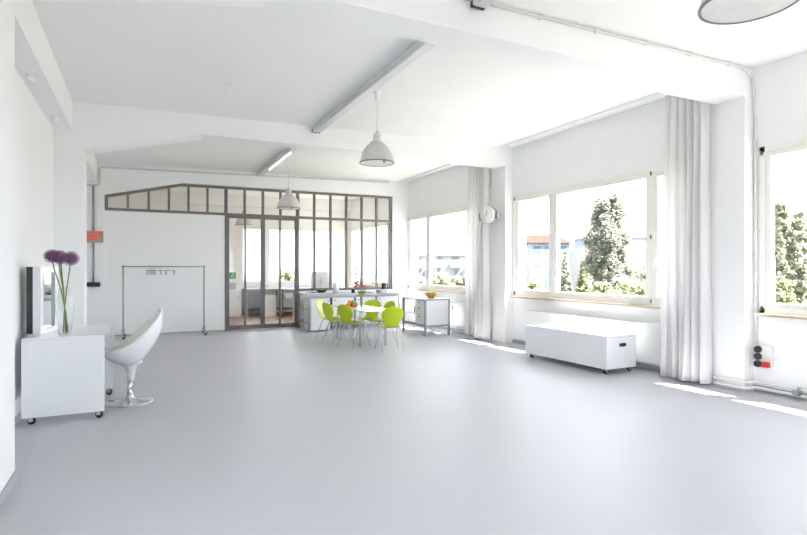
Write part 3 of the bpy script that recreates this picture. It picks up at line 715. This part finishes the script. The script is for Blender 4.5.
# ------------------------------------------------------------------ lime chairs
def shell_part(s0, s1, N):
    # spine in local y (front +), z ; half width
    tb = [(.245, .432, .03), (.235, .445, .135), (.20, .455, .185), (.10, .447, .212), (.0, .437, .215), (-.09, .437, .195), (-.16, .452, .155), (-.198, .495, .122), (-.215, .55, .15), (-.232, .61, .185), (-.25, .67, .20), (-.268, .73, .188), (-.282, .785, .145), (-.29, .822, .03)]
    mb = MB(); K = 12; vs = []
    for i in range(N+1):
        y, z, w_ = interp(tb, s0+(s1-s0)*i/N); w_ = max(w_, .02)
        back = max(0, min(1, (z-.46)/.15))
        for k in range(K+1):
            e = -1+2*k/K
            cup = e*e*(.018*(1-back)); fwd = e*e*.035*back*(w_/.2)
            vs.append((w_*e, y+fwd, z+cup-.018))
    mb.add(vs, [(i*(K+1)+k, i*(K+1)+k+1, (i+1)*(K+1)+k+1, (i+1)*(K+1)+k) for i in range(N) for k in range(K)], True); return mb
def make_chair(label):
    t = thing('dining_chair', label, 'chair', (0,0,0), 0, 'lime chairs round the dining table')
    for nm, a, b2, N in (('seat', 0, 7/13, 22), ('backrest', 7/13, 1, 22)):
        o = obj(nm, shell_part(a, b2, N), M['lime'], t); so = o.modifiers.new('thickness', 'SOLIDIFY'); so.thickness = .011; so.offset = 0
    for sx in (-1, 1):
        obj('leg', MB().tube([(sx*.03, .06, .408), (sx*.11, .10, .401), (sx*.15, .125, .385), (sx*.165, .14, .36), (sx*.215, .215, 0)], .0075, 8), M['chrome'], t)
        obj('leg', MB().tube([(sx*.03, -.05, .408), (sx*.11, -.085, .401), (sx*.145, -.105, .385), (sx*.16, -.12, .36), (sx*.205, -.235, 0)], .0075, 8), M['chrome'], t)
    obj('bracket', MB().box(-.07, .07, -.08, .09, .401, .416, .004), M['steel'], t)
    return t
# local +y is the direction a sitter looks
ch = [((3.60, 10.74), -138, 'lime chair farthest left, facing us beyond its neighbour'),
      ((3.50, 10.02), -78, 'lime chair second from the left, back turned to us, overlapping the leftmost'),
      ((3.60, 9.38), -66, 'lime chair third from the left, back turned to the camera, left of the pink flowers'),
      ((4.00, 8.64), -10, 'lime chair nearest the camera at the right end of the table'),
      ((4.27, 10.25), 138, 'lime chair across the table, front on behind the tabletop'),
      ((4.31, 9.74), 102, 'lime chair across the table, half hidden by the nearest chair')]
c0 = None
for (p, deg, l) in ch:
    if c0 is None:
        c0 = make_chair(l); c0.location = (p[0], p[1], 0); c0.rotation_euler = (0, 0, math.radians(deg))
    else: dup(c0, (p[0], p[1], 0), math.radians(deg), l)

# fruit bowl and flowers on the table
FX, FY = 3.70, 9.72
t = thing('fruit_dish', 'low glass dish of mixed fruit on the dining table', 'dish', (FX, FY, TZt))
obj('dish', MB().lathe([(.001, 0), (.07, 0), (.10, .02), (.17, .045), (.166, .05), (.10, .026), (.001, .01)], n=28, cap=False), M['vglass'], t)
fr = [(-.09, -.02, .06, .045, 'orange', 'orange at the left of the fruit dish'), (-.02, -.06, .062, .045, 'applered', 'red apple at the front of the fruit dish'), (.05, -.03, .06, .045, 'applegreen', 'green apple at the right front of the fruit dish'), (.09, .04, .06, .043, 'applered', 'red apple at the right end of the fruit dish'), (.0, .06, .06, .045, 'orange', 'orange at the back of the fruit dish'), (.01, .0, .11, .043, 'applegreen', 'green apple on top of the fruit dish'), (-.06, .0, .115, .04, 'orange', 'orange on top of the fruit dish')]
for x, y, z, r, m, l in fr:
    a = thing('orange' if m == 'orange' else 'apple', l, 'fruit', (FX+x, FY+y, TZt+z), 0, 'fruit on the dining table')
    obj('flesh', MB().sphere((0,0,0), r), M[m], a); obj('stalk', MB().tube([(0,0,r*.9), (.004,0,r*1.25)], .003, 5), M['bark'], a)
PX, PY_ = 3.84, 9.60
t = thing('flower_vase', 'slim glass vase of pink flowers on the dining table', 'vase', (PX, PY_, TZt))
obj('glass_body', MB().lathe([(.001, .004), (.04, .004), (.045, .02), (.04, .12), (.038, .24), (.035, .24), (.036, .12), (.04, .025), (.001, .02)], n=20, cap=False), M['vglass'], t)
rnd = random.Random(11)
spots = [(-.14, .0, .40), (-.09, .03, .42), (-.04, -.03, .41), (.0, .02, .43), (.05, -.02, .41), (.10, .02, .42), (.15, .0, .39), (.02, -.05, .39), (-.10, -.05, .24)]
for i, (x, y, z) in enumerate(spots):
    l = 'pink flower in the slim vase on the dining table' if i < 8 else 'pink flower drooping low at the left of the slim vase'
    fl = thing('pink_flower', l, 'flower', (PX, PY_, TZt), 0, 'pink flowers in the table vase' if i < 8 else None)
    obj('stem', MB().tube([(x*.1, y*.1, .03), (x*.15, y*.2, .2), (x*.5, y*.6, (.2+z)/2+.05), (x, y, z)], .0035, 5), M['stem'], fl)
    mb = MB()
    for k in range(9):
        a = k*2*PI/9; e = Vector((math.cos(a), math.sin(a), .35)).normalized(); p = Vector((x, y, z)); sd = Vector((-math.sin(a), math.cos(a), 0))
        mb.add([p, p+e*.042+sd*.019, p+e*.068, p+e*.042-sd*.019], [(0,1,2,3)], True)
    mb.sphere((x, y, z+.008), .016, 8, 6)
    obj('petals', mb, M['pink'], fl)
    if i % 2 == 0: obj('leaf', MB().add([(x*.3, y*.3, .26), (x*.4+.03, y*.3, .29), (x*.5+.02, y*.5, .35), (x*.35-.02, y*.4, .31)], [(0,1,2,3)]), M['stem'], fl)

# ------------------------------------------------------------------ back room furniture
t = thing('green_sign', 'green running figure escape sign on the back room wall', 'sign', (2.62, 17.655, 1.25))
obj('plate', MB().box(-.11, .11, -.02, 0, -.10, .10, .003), M['green'], t)
fg = MB(); y = -.023
fg.sphere((.023, y, .058), .017, 10, 6, (1, .15, 1))
for pts in (((.02, .05), (-.01, -.01)), ((-.01, -.01), (.04, -.045), (.035, -.09)), ((-.01, -.01), (-.045, -.055), (-.085, -.06)), ((.015, .04), (.055, .02), (.075, .035)), ((.01, .04), (-.035, .03), (-.045, -.005))):
    fg.tube([(p[0]*.77, y, p[1]*.77) for p in pts], .009, 6)
obj('figure', fg, M['dial'], t)
t = thing('white_cabinet', 'white low cabinet at the left in the back room', 'cabinet', (2.50, 17.0, 0))
obj('body', MB().box(-.24, .24, -.3, .3, .0, .80, .005), M['lacquer'], t); obj('door', MB().box(-.23, .23, -.32, -.302, .02, .78, .004), M['lacquer'], t); obj('knob', MB().lathe([(.012, -.34), (.012, -.32)], (.18, 0, .6), 10, 'y'), M['dark'], t)
t = thing('white_appliance', 'white appliance with a pale door on the low cabinet in the back room', 'appliance', (2.50, 17.0, .80))
obj('body', MB().box(-.22, .22, -.22, .22, 0, .26, .01), M['whitep'], t); obj('door', MB().box(-.2, .1, -.235, -.221, .03, .23, .004), M['hanger'], t)
t = thing('work_table', 'long grey work table below the far windows of the back room', 'table', (4.2, 17.2, 0))
obj('table_top', MB().box(-1.3, 1.3, -.38, .38, .80, .84, .003), M['gtop'], t)
for x in (-1.25, -.2, .5, 1.25):
    for y in (-.33, .33): obj('leg', MB().box(x-.025, x+.025, y-.025, y+.025, 0, .80), M['steel'], t)
obj('lower_shelf', MB().box(-1.25, 1.25, -.33, .33, .16, .19), M['dark'], t)
t = thing('steel_trolley', 'dark framed shelf trolley before the far work table in the back room', 'trolley', (4.45, 16.45, 0))
for x in (-.55, .55):
    for y in (-.22, .22): obj('leg', MB().tube([(x, y, .0), (x, y, .85)], .018, 8), M['dark'], t)
for z in (.16, .50, .83): obj('shelf', MB().box(-.55, .55, -.22, .22, z, z+.02), M['steel'], t)
for i, (x, z, l) in enumerate(((-.3, .52, 'pale storage tub on the middle trolley shelf, left'), (.2, .52, 'pale storage tub on the middle trolley shelf, right'), (.1, .18, 'pale storage tub on the bottom trolley shelf'))):
    a = thing('storage_tub', l, 'tub', (4.45+x, 16.45, z), 0, 'tubs on the trolley'); obj('tub', MB().box(-.16, .16, -.15, .15, 0, .17, .01), M['hanger'], a); obj('lid', MB().box(-.165, .165, -.155, .155, .171, .185, .004), M['whitep'], a)
t = thing('white_bin', 'white square bin under the far work table', 'bin', (3.55, 16.62, 0)); obj('body', MB().box(-.2, .2, -.18, .18, 0, .62, .01), M['whitep'], t); obj('lid', MB().box(-.205, .205, -.185, .185, .622, .65, .006), M['whitep'], t)
t = thing('spiral_plant', 'dark twisted plant stalk on the ledge behind the glazing', 'plant', (5.20, 13.33, .93))
sp = [(.04*math.cos(a), .04*math.sin(a), .10+.5*a/(8*PI)) for a in [8*PI*i/80 for i in range(81)]]
obj('stalk', MB().tube(sp, .024, 6), mat('dark_stalk', (.05, .06, .05), .6, var=.2, vscale=20), t); obj('pot', MB().lathe([(.05, 0), (.065, .11), (.06, .11), (.05, .09), (.001, .09)], n=18), M['whitep'], t)

# ------------------------------------------------------------------ outside
struct('ground', MB().add([(-300, -300, GZ), (500, -300, GZ), (500, 500, GZ), (-300, 500, GZ)], [(0,1,2,3)]), M['grass'], 'dry meadow outside')
VA = math.radians(26.351)
def building(name, loc, w, z1, depth, m, label, cat='building'):
    t = thing(name, label, cat, (loc[0], loc[1], GZ), -VA)
    obj('walls', MB().box(-w/2, w/2, 0, depth, 0, z1-GZ), m, t); return t
def bwin(t, x, z, w, h, m='pane', pad=.12):
    z -= GZ
    f = obj('window', MB().box(x-w/2-pad, x+w/2+pad, -.06, .02, z-h/2-pad, z+h/2+pad), M['render_w'], t)
    obj('pane', MB().box(x-w/2, x+w/2, -.10, -.05, z-h/2, z+h/2), M[m], f)
# white house with clay roof
t = building('apartment_house', (83.0, 92.8), 8.9, 4.6, 10, M['render_w'], 'white house with an orange clay roof seen through the middle window')
obj('upper_storey', MB().box(-4.45, 4.45, 0, 10, 4.6-GZ, 7.4-GZ), M['render_b'], t, 'bluish top storey')
obj('roof', MB().add([(-5.2, -.7, 7.4-GZ), (5.2, -.7, 7.4-GZ), (5.2, 10.7, 7.4-GZ), (-5.2, 10.7, 7.4-GZ), (-4.8, 5, 9.6-GZ), (2.2, 5, 9.6-GZ)], [(0,1,5,4), (1,2,5), (2,3,4,5), (3,0,4), (3,2,1,0)]), M['tile'], t)
for x in (-2.9, -.3, 2.9):
    bwin(t, x, 5.9, 1.6, 1.5, pad=.05)
    for z in (2.7, -.7, -2.3): bwin(t, x, z, 1.5, 1.5)
# long white office block
t = building('office_block', (84.5, 69.7), 22, 5.8, 12, M['render_w'], 'long white office block with window strips right of the poplar')
obj('roof_storey', MB().box(-9, 11, 1.5, 11, 5.8-GZ, 7.5-GZ), M['render_b'], t); obj('roof_slab', MB().box(-9.3, 11.3, 1.2, 11.3, 7.5-GZ, 7.75-GZ), M['render_w'], t)
for x in (-3, 0, 3, 6, 9):
    bwin(t, x, 3.6, 2.2, 1.4); bwin(t, x, .6, 2.2, 1.4); bwin(t, x, -1.9, 2.2, 1.2)
# balcony block
t = building('balcony_block', (49.4, 81.5), 15, 3.9, 10, M['render_w'], 'white block with blue glass balconies seen through the far window')
for i, x in enumerate((-5.5, -2.2, 1.2, 4.6)):
    for j, z in enumerate((2.6, 0.2, -2.0)):
        bwin(t, x+.5*((i+j) % 2), z+.45, 1.3, 1.2, 'pane'); obj('balcony', MB().box(x-1.1, x+1.1, -1.0, 0, z-GZ-.85, z-GZ-.05), M['bluepane'], t)
obj('roof', MB().prism([(-7.8, 3.9-GZ), (7.8, 3.9-GZ), (7.8, 4.2-GZ), (-7.8, 4.2-GZ)], 'y', -.4, 10.4), M['render_w'], t)
t = building('villa', (66.5, 135), 8, 5.5, 9, M['render_w'], 'far house with a clay roof rising behind the balcony block')
obj('roof', MB().prism([(-4.6, 5.5-GZ), (4.6, 5.5-GZ), (0, 8-GZ)], 'y', -.5, 9.5), M['tile'], t); bwin(t, -1.8, 3.5, 1.2, 1.3); bwin(t, 1.8, 3.5, 1.2, 1.3)
t = building('brick_house', (92.5, 43.5), 9, 6.6, 9, M['render_p'], 'reddish house at the right edge of the nearest window')
obj('roof', MB().box(-4.8, 4.8, -.4, 9.4, 6.6-GZ, 7.0-GZ), M['render_b'], t)
for x in (-2.6, 0, 2.6):
    for z in (4.8, 1.8, -1): bwin(t, x, z, 1.2, 1.5)
t = building('small_house', (96.7, 97.2), 4.8, 4.2, 6, M['render_b'], 'small bluish house with a red roof left of the poplar')
obj('roof', MB().prism([(-2.9, 4.2-GZ), (2.9, 4.2-GZ), (0, 5.9-GZ)], 'y', -.4, 6.4), M['tile'], t); bwin(t, -1, 1.6, .9, 1.1); bwin(t, 1, 1.6, .9, 1.1)

def tree(name, x, y, top, r, m, label, cat='tree', shape='poplar', n=3000, ls=.22, seed=1, group=None, trunk=.14):
    rnd = random.Random(seed); H = top-GZ
    t = thing(name, label, cat, (x, y, GZ), 0, group)
    z0 = H*.10 if shape == 'poplar' else H*.04
    mb = MB(); cl = []
    for i in range(170):
        q = rnd.random(); a = rnd.uniform(0, 2*PI)
        if shape == 'poplar': env = (.62+.38*math.sin(min(1, q/.4)*PI*.5) if q < .5 else .42+.58*max(0, math.cos((q-.5)/.5*PI*.5))**.9)
        elif shape == 'cone': env = 1-q*.93
        else: env = math.sqrt(max(0, 1-(2*q-1)**2*.9))
        rr = r*env*math.sqrt(rnd.uniform(.02, .95))*.92; cl.append((rr*math.cos(a), rr*math.sin(a), z0+(H-z0)*q*.96, r*rnd.uniform(.2, .36)*(.45+.55*env)))
    for i in range(n):
        cx, cy, cz_, cr = cl[i % len(cl)]
        d = Vector((rnd.gauss(0,1), rnd.gauss(0,1), rnd.gauss(0,1))).normalized()*cr*rnd.uniform(.2, 1.0)
        p = Vector((cx, cy, cz_))+Vector((d.x, d.y, d.z*1.25)); p.z = min(max(p.z, .05), H)
        a = Vector((rnd.gauss(0,1), rnd.gauss(0,1), rnd.gauss(0,1))).normalized(); b2 = a.orthogonal().normalized(); s2 = ls*rnd.uniform(.6, 1.2)
        mb.add([p+a*s2, p+b2*s2*.6, p-a*s2, p-b2*s2*.6], [(0,1,2,3)])
    me = bpy.data.meshes.new('foliage'); me.from_pydata(mb.v, [], mb.f); me.materials.append(m)
    o = bpy.data.objects.new('foliage', me); C.objects.link(o); o.parent = t
    tk = MB().tube([(0,0,0), (.03,.02,H*.4), (0,0,H*.85)], [trunk, trunk*.7, .02], 8)
    for i in range(6):
        c_ = cl[i*25]; tk.tube([(0, 0, max(.2, c_[2]-.6)), (c_[0]*.8, c_[1]*.8, c_[2])], .03, 5)
    obj('trunk', tk, M['bark'], t)
    return t
tree('poplar_tree', 35.6, 32.6, 7.9, 2.05, M['leaf_d'], 'tall dark poplar in the middle window', seed=2, n=34000, ls=.13)
tree('poplar_tree', 43.3, 23.2, 6.9, .95, M['leaf_l'], 'left one of two pale poplars in the nearest window', seed=3, n=15000, ls=.12)
tree('poplar_tree', 44.4, 22.6, 6.0, 1.0, M['leaf_l'], 'right one of two pale poplars in the nearest window', seed=4, n=15000, ls=.12)
tree('conifer_tree', 43.0, 45.5, 3.7, 1.1, M['leaf_l'], 'small pointed tree before the orange roofed house', shape='cone', seed=5, n=3500, ls=.2)
tree('conifer_tree', 44.8, 44.6, 2.5, 1.5, M['leaf_m'], 'broader pointed tree between the orange roofed house and the poplar', shape='cone', seed=6, n=3500, ls=.22)
bl = [(38.4, 31.0, 2.0, 1.7, 'yellow green bush right of the tall poplar'), (35.0, 29.6, .6, 2.0, 'low bush at the foot of the tall poplar'), (40.2, 30.2, 1.4, 1.3, 'bush at the right end before the office block'), (30.4, 51.8, 1.1, 1.6, 'left bush before the balcony block'), (32.0, 51.2, .7, 1.5, 'middle bush before the balcony block'), (33.8, 50.4, 1.3, 1.8, 'right bush before the balcony block'), (36.6, 43.2, .3, 1.3, 'small bush before the left end of the orange roofed house'), (41.5, 22.4, .9, 1.1, 'low bush under the two pale poplars'), (7.4, 29.5, 1.5, 1.1, 'bush outside the far window of the back room'), (33.2, 31.0, .4, 1.4, 'low bush left of the tall poplar foot')]
for i, (x, y, top, r, l) in enumerate(bl):
    tree('garden_bush', x, y, top, r, M['leaf_m'], l, 'bush', 'bush', 3000, .17, 20+i, None, .06)

# ------------------------------------------------------------------ light
world = bpy.data.worlds.new('sky'); scene.world = world; world.use_nodes = True
nt = world.node_tree; bg = nt.nodes['Background']
tc = nt.nodes.new('ShaderNodeTexCoord'); sx = nt.nodes.new('ShaderNodeSeparateXYZ'); rp = nt.nodes.new('ShaderNodeValToRGB')
nt.links.new(tc.outputs['Generated'], sx.inputs[0]); nt.links.new(sx.outputs['Z'], rp.inputs['Fac'])
e = rp.color_ramp.elements
e[0].position = 0; e[0].color = (.97, .975, 1, 1); e[1].position = 1; e[1].color = (.68, .79, 1, 1)
k = rp.color_ramp.elements.new(.35); k.color = (.87, .92, 1, 1)
nt.links.new(rp.outputs['Color'], bg.inputs['Color']); bg.inputs['Strength'].default_value = 1.0
sun = bpy.data.lights.new('sun', 'SUN'); sun.energy = 10; sun.angle = math.radians(.6); sun.color = (1, .97, .94)
so = bpy.data.objects.new('sun', sun); C.objects.link(so)
d = Vector((-.50, .75, -1)).normalized(); so.rotation_euler = d.to_track_quat('-Z', 'Y').to_euler(); so.location = (20, -10, 30)

# ------------------------------------------------------------------ camera
cam = bpy.data.cameras.new('camera'); co = bpy.data.objects.new('camera', cam); C.objects.link(co)
co.location = (0, 0, 1.45); co.rotation_euler = (PI/2, 0, -VA)
cam.sensor_width = 36; cam.sensor_fit = 'HORIZONTAL'; cam.lens = 530/807*36
cam.shift_y = (269.3-267.5)/807; cam.clip_start = .05; cam.clip_end = 1000
scene.camera = co
scene.view_settings.view_transform = 'Standard'; scene.view_settings.look = 'None'; scene.view_settings.gamma = 1; scene.view_settings.use_curve_mapping = False
scene.view_settings.exposure = 3.0
scene.cycles.max_bounces = 14; scene.cycles.diffuse_bounces = 9; scene.cycles.glossy_bounces = 4; scene.cycles.transparent_max_bounces = 24; scene.cycles.transmission_bounces = 6
scene.cycles.use_denoising = True; scene.cycles.sample_clamp_indirect = 6; scene.cycles.caustics_reflective = False; scene.cycles.caustics_refractive = False
